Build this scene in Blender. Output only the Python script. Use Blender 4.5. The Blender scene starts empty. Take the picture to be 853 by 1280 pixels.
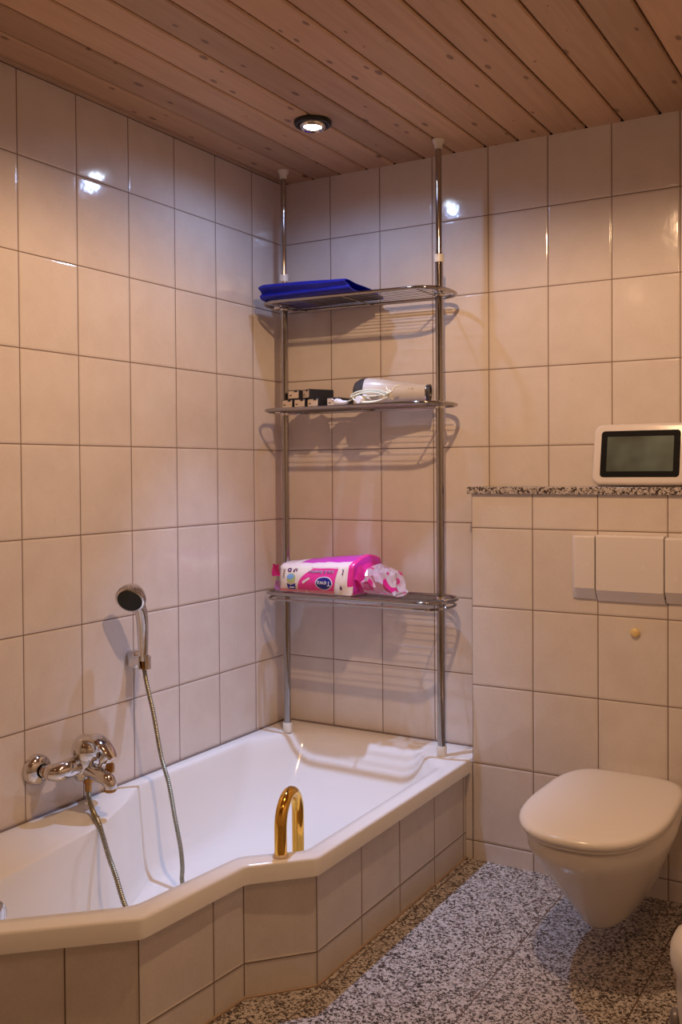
import bpy, bmesh, math, random
from mathutils import Vector, Matrix, noise
random.seed(4)
PI = math.pi
SC = bpy.context.scene
COL = SC.collection

# ---------------------------------------------------------------- materials
def new_mat(name):
    m = bpy.data.materials.new(name); m.use_nodes = True
    nt = m.node_tree
    b = nt.nodes['Principled BSDF']
    return m, nt, b
def simple(name, col, rough=.4, metal=0., **kw):
    m, nt, b = new_mat(name)
    b.inputs['Base Color'].default_value = (*col, 1)
    b.inputs['Roughness'].default_value = rough
    b.inputs['Metallic'].default_value = metal
    for k, v in kw.items():
        b.inputs[k.replace('_', ' ')].default_value = v
    # a little surface variation keeps every material procedural
    tc = nt.nodes.new('ShaderNodeTexCoord')
    n = nt.nodes.new('ShaderNodeTexNoise'); n.inputs['Scale'].default_value = 35
    mr = nt.nodes.new('ShaderNodeMapRange')
    mr.inputs['To Min'].default_value = max(0., rough-.03); mr.inputs['To Max'].default_value = min(1., rough+.05)
    nt.links.new(tc.outputs['Object'], n.inputs['Vector'])
    nt.links.new(n.outputs['Fac'], mr.inputs['Value'])
    nt.links.new(mr.outputs['Result'], b.inputs['Roughness'])
    return m
def N(nt, t, **kw):
    n = nt.nodes.new(t)
    for k, v in kw.items(): setattr(n, k, v)
    return n
def math_node(nt, op, a, b=None, c=None):
    n = nt.nodes.new('ShaderNodeMath'); n.operation = op
    for i, v in enumerate((a, b, c)):
        if v is None: continue
        if isinstance(v, (int, float)): n.inputs[i].default_value = v
        else: nt.links.new(v, n.inputs[i])
    return n.outputs[0]
def smooth(nt, v, a, b, lo=0., hi=1.):
    n = nt.nodes.new('ShaderNodeMapRange'); n.interpolation_type = 'SMOOTHSTEP'
    nt.links.new(v, n.inputs['Value'])
    n.inputs['From Min'].default_value = a; n.inputs['From Max'].default_value = b
    n.inputs['To Min'].default_value = lo; n.inputs['To Max'].default_value = hi
    return n.outputs['Result']

def tile_mat(name, col1, col2, grout, rough=.09, tw=.203, th=.2518, gw=.0016):
    """glazed wall tile: UV in tile units, joints at the integers"""
    m, nt, b = new_mat(name); L = nt.links
    uv = N(nt, 'ShaderNodeUVMap', uv_map='UVMap')
    sp = N(nt, 'ShaderNodeSeparateXYZ'); L.new(uv.outputs['UV'], sp.inputs[0])
    def dist(o, w):
        f = math_node(nt, 'FRACT', o)
        d = math_node(nt, 'ABSOLUTE', math_node(nt, 'SUBTRACT', f, .5))
        return math_node(nt, 'MULTIPLY', math_node(nt, 'SUBTRACT', .5, d), w)
    du = dist(sp.outputs['X'], tw); dv = dist(sp.outputs['Y'], th)
    d = math_node(nt, 'MINIMUM', du, dv)
    mask = smooth(nt, d, gw*.75, gw*1.25)
    cell = N(nt, 'ShaderNodeCombineXYZ')
    L.new(math_node(nt, 'FLOOR', sp.outputs['X']), cell.inputs[0]); L.new(math_node(nt, 'FLOOR', sp.outputs['Y']), cell.inputs[1])
    wn = N(nt, 'ShaderNodeTexWhiteNoise', noise_dimensions='3D'); L.new(cell.outputs[0], wn.inputs['Vector'])
    tc = N(nt, 'ShaderNodeTexCoord')
    n1 = N(nt, 'ShaderNodeTexNoise'); n1.inputs['Scale'].default_value = 9; n1.inputs['Detail'].default_value = 5; n1.inputs['Roughness'].default_value = .6
    L.new(tc.outputs['Object'], n1.inputs['Vector'])
    n2 = N(nt, 'ShaderNodeTexNoise'); n2.inputs['Scale'].default_value = 180; n2.inputs['Detail'].default_value = 3
    L.new(tc.outputs['Object'], n2.inputs['Vector'])
    f = math_node(nt, 'ADD', math_node(nt, 'MULTIPLY', n1.outputs['Fac'], .75), math_node(nt, 'MULTIPLY', n2.outputs['Fac'], .35))
    f = math_node(nt, 'ADD', f, math_node(nt, 'MULTIPLY', wn.outputs['Value'], .12))
    f = smooth(nt, f, .3, .95)
    mc = N(nt, 'ShaderNodeMix', data_type='RGBA'); mc.inputs[6].default_value = (*col1, 1); mc.inputs[7].default_value = (*col2, 1)
    L.new(f, mc.inputs[0])
    mg = N(nt, 'ShaderNodeMix', data_type='RGBA'); mg.inputs[6].default_value = (*grout, 1); L.new(mc.outputs[2], mg.inputs[7]); L.new(mask, mg.inputs[0])
    L.new(mg.outputs[2], b.inputs['Base Color'])
    L.new(smooth(nt, mask, 0, 1, .85, rough), b.inputs['Roughness'])
    # relief: rounded tile edges, faint waviness of the glaze, each tile tilted a hair differently
    edge = smooth(nt, d, gw*.6, .0075)
    n3 = N(nt, 'ShaderNodeTexNoise'); n3.inputs['Scale'].default_value = 26; n3.inputs['Detail'].default_value = 2
    L.new(tc.outputs['Object'], n3.inputs['Vector'])
    fu = math_node(nt, 'SUBTRACT', math_node(nt, 'FRACT', sp.outputs['X']), .5)
    fv = math_node(nt, 'SUBTRACT', math_node(nt, 'FRACT', sp.outputs['Y']), .5)
    sc = N(nt, 'ShaderNodeSeparateColor'); L.new(wn.outputs['Color'], sc.inputs[0])
    tilt = math_node(nt, 'ADD', math_node(nt, 'MULTIPLY', fu, math_node(nt, 'SUBTRACT', sc.outputs[0], .5)),
                     math_node(nt, 'MULTIPLY', fv, math_node(nt, 'SUBTRACT', sc.outputs[1], .5)))
    h = math_node(nt, 'ADD', math_node(nt, 'MULTIPLY', edge, .0011), math_node(nt, 'MULTIPLY', n3.outputs['Fac'], .00042))
    h = math_node(nt, 'ADD', h, math_node(nt, 'MULTIPLY', tilt, .0022))
    bp = N(nt, 'ShaderNodeBump'); bp.inputs['Distance'].default_value = 1; bp.inputs['Strength'].default_value = 1
    L.new(h, bp.inputs['Height']); L.new(bp.outputs[0], b.inputs['Normal'])
    b.inputs['IOR'].default_value = 1.5
    return m

def granite(name, joints=None, rough=.22, scale=1.):
    m, nt, b = new_mat(name); L = nt.links
    tc = N(nt, 'ShaderNodeTexCoord')
    def vor(s, lo, hi, seed):
        mp = N(nt, 'ShaderNodeMapping'); mp.inputs['Location'].default_value = (seed, seed*2, seed*3)
        L.new(tc.outputs['Object'], mp.inputs[0])
        no = N(nt, 'ShaderNodeTexNoise'); no.inputs['Scale'].default_value = s*.9; no.inputs['Detail'].default_value = 2
        L.new(mp.outputs[0], no.inputs['Vector'])
        mv = N(nt, 'ShaderNodeVectorMath', operation='MULTIPLY_ADD'); mv.inputs[1].default_value = (.012,)*3
        L.new(no.outputs['Color'], mv.inputs[0]); L.new(mp.outputs[0], mv.inputs[2])
        v = N(nt, 'ShaderNodeTexVoronoi'); v.inputs['Scale'].default_value = s
        L.new(mv.outputs[0], v.inputs['Vector'])
        sc = N(nt, 'ShaderNodeSeparateColor'); L.new(v.outputs['Color'], sc.inputs[0])
        return sc.outputs[0], sc.outputs[1]
    a, a2 = vor(250*scale, 0, 1, 0)
    c, c2 = vor(170*scale, 0, 1, 3.1)
    r = N(nt, 'ShaderNodeValToRGB'); L.new(a, r.inputs[0]); r.color_ramp.interpolation = 'CONSTANT'
    e = r.color_ramp.elements
    e[0].position = 0; e[0].color = (.60, .54, .48, 1)
    e[1].position = .26; e[1].color = (.36, .30, .27, 1)
    for p, cc in ((.42, (.56, .51, .46, 1)), (.64, (.17, .125, .10, 1)), (.80, (.055, .04, .034, 1))):
        x = e.new(p); x.color = cc
    dk = smooth(nt, c, .76, .80)
    mx = N(nt, 'ShaderNodeMix', data_type='RGBA'); L.new(dk, mx.inputs[0]); L.new(r.outputs[0], mx.inputs[6]); mx.inputs[7].default_value = (.055, .042, .038, 1)
    lt = smooth(nt, c, .17, .13)
    mx2 = N(nt, 'ShaderNodeMix', data_type='RGBA'); L.new(lt, mx2.inputs[0]); L.new(mx.outputs[2], mx2.inputs[6]); mx2.inputs[7].default_value = (.58, .53, .49, 1)
    out = mx2.outputs[2]
    if joints:
        sp = N(nt, 'ShaderNodeSeparateXYZ'); L.new(tc.outputs['Object'], sp.inputs[0])
        # columns of slabs in a running bond
        u = math_node(nt, 'DIVIDE', math_node(nt, 'SUBTRACT', sp.outputs['X'], .805), .334)
        colid = math_node(nt, 'FLOOR', u)
        fu = math_node(nt, 'FRACT', u)
        du = math_node(nt, 'MULTIPLY', math_node(nt, 'SUBTRACT', .5, math_node(nt, 'ABSOLUTE', math_node(nt, 'SUBTRACT', fu, .5))), .334)
        v = math_node(nt, 'ADD', math_node(nt, 'DIVIDE', math_node(nt, 'ADD', sp.outputs['Y'], .992), .67), math_node(nt, 'MULTIPLY', colid, .475))
        fv = math_node(nt, 'FRACT', v)
        dv = math_node(nt, 'MULTIPLY', math_node(nt, 'SUBTRACT', .5, math_node(nt, 'ABSOLUTE', math_node(nt, 'SUBTRACT', fv, .5))), .67)
        mu = smooth(nt, du, .0012, .0022, 1, 0); mv_ = smooth(nt, dv, .0003, .0014, .75, 0)
        j = math_node(nt, 'MAXIMUM', mu, mv_)
        mj = N(nt, 'ShaderNodeMix', data_type='RGBA'); L.new(j, mj.inputs[0]); L.new(out, mj.inputs[6]); mj.inputs[7].default_value = (.11, .07, .05, 1)
        out = mj.outputs[2]
    L.new(out, b.inputs['Base Color'])
    b.inputs['Roughness'].default_value = rough
    nb = N(nt, 'ShaderNodeTexNoise'); nb.inputs['Scale'].default_value = 8
    L.new(tc.outputs['Object'], nb.inputs['Vector'])
    L.new(smooth(nt, nb.outputs['Fac'], .3, .7, rough-.05, rough+.08), b.inputs['Roughness'])
    return m

def pine_mat():
    m, nt, b = new_mat('pine_boards'); L = nt.links
    tc = N(nt, 'ShaderNodeTexCoord')
    sp = N(nt, 'ShaderNodeSeparateXYZ'); L.new(tc.outputs['Object'], sp.inputs[0])
    bid = math_node(nt, 'FLOOR', math_node(nt, 'DIVIDE', math_node(nt, 'SUBTRACT', sp.outputs['X'], .024), .112))
    wn = N(nt, 'ShaderNodeTexWhiteNoise', noise_dimensions='1D'); L.new(bid, wn.inputs['W'])
    cb = N(nt, 'ShaderNodeCombineXYZ'); L.new(math_node(nt, 'MULTIPLY', bid, 3.7), cb.inputs[2]); L.new(math_node(nt, 'MULTIPLY', wn.outputs[0], 9), cb.inputs[1])
    va = N(nt, 'ShaderNodeVectorMath', operation='ADD'); L.new(tc.outputs['Object'], va.inputs[0]); L.new(cb.outputs[0], va.inputs[1])
    mp = N(nt, 'ShaderNodeMapping'); mp.inputs['Scale'].default_value = (26, 1.5, 1); L.new(va.outputs[0], mp.inputs[0])
    n = N(nt, 'ShaderNodeTexNoise'); n.inputs['Scale'].default_value = 1.6; n.inputs['Detail'].default_value = 6; n.inputs['Roughness'].default_value = .6; n.inputs['Distortion'].default_value = .6
    L.new(mp.outputs[0], n.inputs['Vector'])
    r = N(nt, 'ShaderNodeValToRGB'); L.new(n.outputs['Fac'], r.inputs[0])
    e = r.color_ramp.elements
    e[0].position = .25; e[0].color = (.44, .265, .15, 1); e[1].position = .75; e[1].color = (.58, .375, .225, 1)
    # knots
    mk = N(nt, 'ShaderNodeMapping'); mk.inputs['Scale'].default_value = (1, .42, 1); L.new(va.outputs[0], mk.inputs[0])
    vo = N(nt, 'ShaderNodeTexVoronoi', voronoi_dimensions='2D'); vo.inputs['Scale'].default_value = 15; L.new(mk.outputs[0], vo.inputs['Vector'])
    sc = N(nt, 'ShaderNodeSeparateColor'); L.new(vo.outputs['Color'], sc.inputs[0])
    size = smooth(nt, sc.outputs[0], .30, 1., -.03, .10)
    kd = math_node(nt, 'SUBTRACT', vo.outputs['Distance'], size)
    kmask = smooth(nt, kd, -.02, .035, .8, 0)
    mx = N(nt, 'ShaderNodeMix', data_type='RGBA'); L.new(kmask, mx.inputs[0]); L.new(r.outputs[0], mx.inputs[6]); mx.inputs[7].default_value = (.13, .055, .028, 1)
    br = N(nt, 'ShaderNodeHueSaturation'); L.new(mx.outputs[2], br.inputs['Color'])
    L.new(smooth(nt, wn.outputs[0], 0, 1, .82, 1.15), br.inputs['Value'])
    L.new(br.outputs[0], b.inputs['Base Color'])
    b.inputs['Roughness'].default_value = .42
    bp = N(nt, 'ShaderNodeBump'); bp.inputs['Strength'].default_value = .12; bp.inputs['Distance'].default_value = .002
    L.new(n.outputs['Fac'], bp.inputs['Height']); L.new(bp.outputs[0], b.inputs['Normal'])
    return m

T1, T2, GR = (.68, .60, .54), (.77, .70, .645), (.22, .15, .105)
M = {}
M['tile'] = tile_mat('glazed_wall_tile', T1, T2, GR)
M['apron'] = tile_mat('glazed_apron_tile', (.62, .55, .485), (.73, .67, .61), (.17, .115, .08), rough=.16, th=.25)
M['granite'] = granite('granite_floor', joints=True)
M['granite_slab'] = granite('granite_slab', rough=.15, scale=1.05)
M['pine'] = pine_mat()
M['groove'] = simple('groove_wood', (.13, .05, .02), .6)
M['acrylic'] = simple('tub_acrylic', (.86, .84, .80), .12)
M['ceramic'] = simple('ceramic', (.80, .76, .71), .12)
M['seat'] = simple('seat_plastic', (.84, .80, .75), .2)
M['chrome'] = simple('chrome', (.72, .70, .68), .06, 1.)
M['steel'] = simple('shelf_chrome', (.40, .38, .37), .09, 1.)
M['wire'] = simple('wire_chrome', (.36, .34, .33), .22, 1.)
M['brass'] = simple('brass', (.86, .52, .10), .08, 1.)
M['brassold'] = simple('tarnished_brass', (.42, .22, .07), .3, 1.)
M['hose'] = simple('hose_metal', (.34, .31, .22), .36, 1.)
M['capw'] = simple('cap_plastic', (.80, .77, .68), .35)
M['black'] = simple('black_plastic', (.012, .012, .012), .4)
M['spray'] = simple('spray_rubber', (.014, .018, .012), .45)
M['plate'] = simple('flush_plastic', (.78, .72, .68), .25)
M['gap'] = simple('dark_gap', (.05, .035, .025), .7)
M['yellow'] = simple('yellow_cap', (.80, .60, .26), .35)
M['white'] = simple('white_plastic', (.80, .77, .73), .25)
M['cord'] = simple('cord_plastic', (.74, .70, .50), .4)
M['greyp'] = simple('grey_plastic', (.19, .16, .15), .35)
M['dark'] = simple('dark_grey_plastic', (.045, .04, .04), .35)
M['boxk'] = simple('black_card', (.018, .018, .024), .5)
M['boxb'] = simple('beige_card', (.66, .52, .37), .6)
M['binw'] = simple('bin_plastic', (.74, .70, .62), .3)
M['silic'] = simple('silicone', (.75, .72, .72), .4)

def cloth_mat():
    m, nt, b = new_mat('blue_fabric'); L = nt.links
    tc = N(nt, 'ShaderNodeTexCoord'); n = N(nt, 'ShaderNodeTexNoise'); n.inputs['Scale'].default_value = 120; n.inputs['Detail'].default_value = 4
    L.new(tc.outputs['Object'], n.inputs['Vector'])
    r = N(nt, 'ShaderNodeValToRGB'); L.new(n.outputs['Fac'], r.inputs[0])
    r.color_ramp.elements[0].color = (.002, .005, .20, 1); r.color_ramp.elements[1].color = (.006, .016, .60, 1)
    L.new(r.outputs[0], b.inputs['Base Color']); b.inputs['Roughness'].default_value = .5
    bp = N(nt, 'ShaderNodeBump'); bp.inputs['Distance'].default_value = .001; bp.inputs['Strength'].default_value = .7
    L.new(n.outputs['Fac'], bp.inputs['Height']); L.new(bp.outputs[0], b.inputs['Normal'])
    return m
M['blue'] = cloth_mat()
M['pink'] = simple('pink_film', (.80, .035, .27), .22)
M['magenta'] = simple('magenta_film', (.62, .03, .42), .22)
M['palepink'] = simple('pale_film', (.85, .66, .62), .2)
M['cream'] = simple('cream_film', (.86, .72, .60), .25)
M['navy'] = simple('navy_print', (.012, .014, .20), .25)
M['wprint'] = simple('white_print', (.86, .84, .84), .25)
M['purple'] = simple('purple_print', (.10, .01, .10), .25)
M['green'] = simple('green_print', (.45, .52, .16), .25)
M['sky'] = simple('lightblue_print', (.20, .38, .66), .25)
M['screen'] = simple('screen_glass', (.004, .004, .004), .04)
def film_mat():
    m, nt, b = new_mat('clear_film'); L = nt.links
    b.inputs['Roughness'].default_value = .08; b.inputs['Specular IOR Level'].default_value = 1.
    tr = N(nt, 'ShaderNodeBsdfTransparent'); mix = N(nt, 'ShaderNodeMixShader')
    tc = N(nt, 'ShaderNodeTexCoord'); n = N(nt, 'ShaderNodeTexNoise'); n.inputs['Scale'].default_value = 24; n.inputs['Detail'].default_value = 0
    L.new(tc.outputs['Object'], n.inputs['Vector'])
    k = smooth(nt, n.outputs['Fac'], .58, .60)
    mc = N(nt, 'ShaderNodeMix', data_type='RGBA'); mc.inputs[6].default_value = (.92, .78, .82, 1); mc.inputs[7].default_value = (.66, .02, .20, 1)
    L.new(k, mc.inputs[0]); L.new(mc.outputs[2], b.inputs['Base Color'])
    L.new(smooth(nt, k, 0, 1, .42, 1.), mix.inputs[0])
    L.new(tr.outputs[0], mix.inputs[1]); L.new(b.outputs[0], mix.inputs[2])
    L.new(mix.outputs[0], nt.nodes['Material Output'].inputs['Surface'])
    return m
M['film'] = film_mat()
def emis(name, col, s):
    m, nt, b = new_mat(name)
    b.inputs['Base Color'].default_value = (*col, 1); b.inputs['Emission Color'].default_value = (*col, 1); b.inputs['Emission Strength'].default_value = s
    return m
M['led'] = emis('led_face', (.72, .86, 1.), 60)
M['halogen'] = emis('halogen_face', (1., .70, .42), 22)

# ---------------------------------------------------------------- mesh helpers
def obj(name, bm, mat, parent=None, smooth_=True, angle=40, recalc=True):
    if recalc: bmesh.ops.recalc_face_normals(bm, faces=bm.faces)
    me = bpy.data.meshes.new(name); bm.to_mesh(me); bm.free()
    for mm in (mat if isinstance(mat, (list, tuple)) else [mat]): me.materials.append(mm)
    if smooth_:
        me.shade_smooth()
        me.set_sharp_from_angle(angle=math.radians(angle))
    o = bpy.data.objects.new(name, me); COL.objects.link(o)
    if parent is not None:
        o.parent = parent
        o.location = -Vector(parent.get('_w', (0, 0, 0))) if '_w' in parent else (0, 0, 0)
    return o
def tag(o, label=None, cat=None, group=None, kind=None):
    if label: o['label'] = label
    if cat: o['category'] = cat
    if group: o['group'] = group
    if kind: o['kind'] = kind
    return o
WORLD = {}
def thing(name, label, cat, loc, group=None, rotz=0):
    o = bpy.data.objects.new(name, None); COL.objects.link(o)
    o.empty_display_size = .05
    o.location = loc; o.rotation_euler = (0, 0, rotz)
    WORLD[o.name] = Matrix.Translation(loc) @ Matrix.Rotation(rotz, 4, 'Z')
    return tag(o, label, cat, group)
def part(name, bm, mat, root, parent=None, **kw):
    """geometry is written in world space; shift it into the thing's own frame"""
    bmesh.ops.transform(bm, matrix=WORLD[root.name].inverted(), verts=bm.verts)
    o = obj(name, bm, mat, None, **kw)
    o.parent = parent or root
    return o
def lpart(name, bm, mat, parent, **kw):
    o = obj(name, bm, mat, None, **kw); o.parent = parent; return o

def box(bm, x0, y0, z0, x1, y1, z1, bev=0, seg=2, mat=0):
    r = bmesh.ops.create_cube(bm, size=1)
    vs = r['verts']
    for v in vs:
        v.co = Vector(((x0+x1)/2+v.co.x*(x1-x0), (y0+y1)/2+v.co.y*(y1-y0), (z0+z1)/2+v.co.z*(z1-z0)))
    fs = list({f for v in vs for f in v.link_faces})
    for f in fs: f.material_index = mat
    if bev:
        es = list({e for v in vs for e in v.link_edges})
        bmesh.ops.bevel(bm, geom=es, offset=bev, segments=seg, affect='EDGES', profile=.5)
    return vs
def catmull(pts, n=8, closed=False):
    P = [Vector(p) for p in pts]; out = []
    m = len(P)
    rng = range(m if closed else m-1)
    for i in rng:
        if closed: a, b, c, d = P[(i-1) % m], P[i], P[(i+1) % m], P[(i+2) % m]
        else: a, b, c, d = P[max(i-1, 0)], P[i], P[i+1], P[min(i+2, m-1)]
        for k in range(n):
            t = k/n
            out.append(.5*((2*b)+(-a+c)*t+(2*a-5*b+4*c-d)*t*t+(-a+3*b-3*c+d)*t**3))
    if not closed: out.append(P[-1])
    return out
def resample(P, step):
    d = [0]
    for i in range(1, len(P)): d.append(d[-1]+(P[i]-P[i-1]).length)
    n = max(2, int(d[-1]/step)); out = []; j = 0
    for k in range(n+1):
        s = d[-1]*k/n
        while j < len(d)-2 and d[j+1] < s: j += 1
        t = (s-d[j])/max(1e-9, d[j+1]-d[j]); out.append(P[j].lerp(P[j+1], min(1, t)))
    return out
def tube(bm, path, r, n=10, closed=False, cap=True, mat=0):
    P = [Vector(p) for p in path]; m = len(P)
    rad = r if callable(r) else (lambda i: r)
    up = None; rings = []
    for i in range(m):
        if closed: t = P[(i+1) % m]-P[(i-1) % m]
        else: t = P[min(i+1, m-1)]-P[max(i-1, 0)]
        t.normalize()
        if up is None:
            up = t.orthogonal().normalized()
            if abs(t.z) < .9: up = (Vector((0, 0, 1))-t*t.z).normalized()
        else:
            up = (up-t*up.dot(t))
            up = up.normalized() if up.length > 1e-6 else t.orthogonal().normalized()
        s = t.cross(up)
        R = rad(i)
        rings.append([bm.verts.new(P[i]+(up*math.cos(2*PI*k/n)+s*math.sin(2*PI*k/n))*R) for k in range(n)])
    for i in range(m if closed else m-1):
        A, B = rings[i], rings[(i+1) % m]
        for k in range(n):
            f = bm.faces.new((A[k], A[(k+1) % n], B[(k+1) % n], B[k])); f.material_index = mat
    if cap and not closed:
        for rg in (rings[0], rings[-1]):
            f = bm.faces.new(rg); f.material_index = mat
    return rings
def lathe(bm, prof, origin, axis, n=32, mat=0, xdir=None, sx=1., sy=1.):
    """prof: list of (radius, height along axis)"""
    a = Vector(axis).normalized(); o = Vector(origin)
    u = (Vector(xdir) if xdir else a.orthogonal()); u = (u-a*u.dot(a)).normalized(); w = a.cross(u)
    rings = []
    for r, h in prof:
        if r < 1e-6: rings.append([bm.verts.new(o+a*h)])
        else: rings.append([bm.verts.new(o+a*h+u*math.cos(2*PI*k/n)*r*sx+w*math.sin(2*PI*k/n)*r*sy) for k in range(n)])
    for A, B in zip(rings, rings[1:]):
        for k in range(n):
            k2 = (k+1) % n
            if len(A) == 1 and len(B) == 1: continue
            if len(A) == 1: f = bm.faces.new((A[0], B[k2], B[k]))
            elif len(B) == 1: f = bm.faces.new((A[k], A[k2], B[0]))
            else: f = bm.faces.new((A[k], A[k2], B[k2], B[k]))
            f.material_index = mat
    for rg in (rings[0], rings[-1]):
        if len(rg) > 2:
            try: bm.faces.new(rg).material_index = mat
            except ValueError: pass
def loft(bm, rings, cap0=False, cap1=False, mat=0):
    R = [[bm.verts.new(p) for p in rg] for rg in rings]; n = len(R[0])
    for A, B in zip(R, R[1:]):
        for k in range(n):
            f = bm.faces.new((A[k], A[(k+1) % n], B[(k+1) % n], B[k])); f.material_index = mat
    if cap0: bm.faces.new(R[0]).material_index = mat
    if cap1: bm.faces.new(R[-1]).material_index = mat
    return R
def fillet(poly, rad, n=5):
    """rounded polygon, every corner gets n+1 points"""
    out = []; m = len(poly)
    for i in range(m):
        p = Vector(poly[i]); a = Vector(poly[i-1]); b = Vector(poly[(i+1) % m])
        r = rad[i] if isinstance(rad, (list, tuple)) else rad
        da = (a-p); db = (b-p); la, lb = da.length, db.length
        r = min(r, la*.45, lb*.45)
        A = p+da/la*r; B = p+db/lb*r
        for k in range(n+1):
            t = k/n
            out.append((1-t)**2*A+2*t*(1-t)*p+t*t*B)
    return out
def text_mesh(s, size, mat, name, root, mw, parent=None, bold=0.0, extr=.0004):
    cu = bpy.data.curves.new(name, 'FONT'); cu.body = s; cu.size = size; cu.extrude = extr; cu.offset = bold
    cu.align_x = 'CENTER'; cu.align_y = 'CENTER'
    o = bpy.data.objects.new('tmp', cu)
    COL.objects.link(o)
    dg = bpy.context.evaluated_depsgraph_get(); dg.update()
    me = bpy.data.meshes.new_from_object(o.evaluated_get(dg))
    bm = bmesh.new(); bm.from_mesh(me)
    bpy.data.objects.remove(o); bpy.data.meshes.remove(me); bpy.data.curves.remove(cu)
    bmesh.ops.transform(bm, matrix=mw, verts=bm.verts)
    return part(name, bm, mat, root, parent, smooth_=False)

# ---------------------------------------------------------------- room
ZC = 2.295; RX = 2.62; FY = -3.9
def tiled_face(bm, pts, uvs, uvl, mat=0):
    vs = [bm.verts.new(p) for p in pts]
    f = bm.faces.new(vs); f.material_index = mat
    for l, uv in zip(f.loops, uvs): l[uvl].uv = uv
    return f
def wall_slab(name, a, b, nrm, z0, z1, u0, v0, pitch=.203, vp=.25177, thick=.1, mat='tile'):
    """tiled wall from a to b (xy); nrm points out of the room; u0/v0 = metres at a joint"""
    bm = bmesh.new(); uvl = bm.loops.layers.uv.new('UVMap')
    a = Vector(a); b = Vector(b); n = Vector(nrm); L = (b-a).length
    def P(p, z, o=0): return (p.x+n.x*o, p.y+n.y*o, z)
    U = lambda s: (s-u0)/pitch; V = lambda z: (z-v0)/vp
    tiled_face(bm, [P(a, z0), P(b, z0), P(b, z1), P(a, z1)], [(U(0), V(z0)), (U(L), V(z0)), (U(L), V(z1)), (U(0), V(z1))], uvl)
    h = .5
    for q in ([P(b, z0), P(b, z0, thick), P(b, z1, thick), P(b, z1)], [P(a, z0), P(a, z1), P(a, z1, thick), P(a, z0, thick)],
              [P(a, z1), P(b, z1), P(b, z1, thick), P(a, z1, thick)], [P(a, z0), P(a, z0, thick), P(b, z0, thick), P(b, z0)],
              [P(a, z0, thick), P(a, z1, thick), P(b, z1, thick), P(b, z0, thick)]):
        tiled_face(bm, q, [(h, h)]*4, uvl)
    o = obj(name, bm, M[mat], smooth_=False)
    return tag(o, kind='structure')
wall_slab('wall_back', (0, 0), (RX, 0), (0, 1), 0, ZC, .208, .3108)
wall_slab('wall_left', (0, FY), (0, 0), (-1, 0), 0, ZC, -FY-.1873, .3108)
wall_slab('wall_right', (RX, 0), (RX, FY), (1, 0), 0, ZC, .1, .3108)
wall_slab('wall_front', (RX, FY), (0, FY), (0, -1), 0, ZC, .05, .3108)
# projecting cistern wall under the granite shelf
W = -.1265; E0 = .8087
bm = bmesh.new(); uvl = bm.loops.layers.uv.new('UVMap')
zc0 = 1.166; V = lambda z: (z-1.059)/.2496; X1 = RX
# split at the first joint of the wall so the shortened base and head tiles come out right
tiled_face(bm, [(E0, W, 0), (X1, W, 0), (X1, W, zc0), (E0, W, zc0)], [(0, V(0)), ((X1-E0)/.203, V(0)), ((X1-E0)/.203, V(zc0)), (0, V(zc0))], uvl)
tiled_face(bm, [(E0, 0, 0), (E0, W, 0), (E0, W, zc0), (E0, 0, zc0)], [(.02, V(0)), (.65, V(0)), (.65, V(zc0)), (.02, V(zc0))], uvl)
tiled_face(bm, [(E0, 0, zc0), (E0, W, zc0), (X1, W, zc0), (X1, 0, zc0)], [(.5, .5)]*4, uvl)
tag(obj('wall_ledge', bm, M['tile'], smooth_=False), kind='structure')
# little tiled return between the tub apron and the cistern wall
bm = bmesh.new(); uvl = bm.loops.layers.uv.new('UVMap')
tiled_face(bm, [(.77, W-.002, 0), (E0-.0015, W-.002, 0), (E0-.0015, W-.002, .312), (.77, W-.002, .312)], [(.03, V(0)), (.99, V(0)), (.99, V(.312)), (.03, V(.312))], uvl)
tiled_face(bm, [(.77, W-.002, .312), (E0-.0015, W-.002, .312), (E0-.0015, 0, .312), (.77, 0, .312)], [(.3, .5), (.7, .5), (.7, .5), (.3, .5)], uvl)
tiled_face(bm, [(E0-.0015, W-.002, 0), (E0-.0015, 0, 0), (E0-.0015, 0, .312), (E0-.0015, W-.002, .312)], [(.5, .5)]*4, uvl)
tag(obj('trim_1', bm, M['tile'], smooth_=False), kind='structure')
# granite shelf on the cistern wall
bm = bmesh.new(); box(bm, .797, W-.012, 1.166, RX-.001, -.0005, 1.1885, .002, 1)
tag(obj('trim_2', bm, M['granite_slab']), kind='structure')
# floor
bm = bmesh.new(); box(bm, 0, FY, -.06, RX, 0, 0)
tag(obj('floor', bm, M['granite'], smooth_=False), kind='structure')
# ceiling of tongue-and-groove boards
bm = bmesh.new()
x = .024-.112
while x < RX:
    a, b = max(x+.003, 0), min(x+.112-.003, RX)
    if b > a:
        prof = [(a, ZC+.012), (a, ZC+.004), (a+.004, ZC), (b-.004, ZC), (b, ZC+.004), (b, ZC+.012)]
        loft(bm, [[(px, FY, pz) for px, pz in prof], [(px, 0, pz) for px, pz in prof]], True, True)
    x += .112
for f in bm.faces: f.material_index = 0
box(bm, 0, FY, ZC+.010, RX, 0, ZC+.04, mat=1)
tag(obj('ceiling', bm, [M['pine'], M['groove']], smooth_=False), kind='structure')

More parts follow.
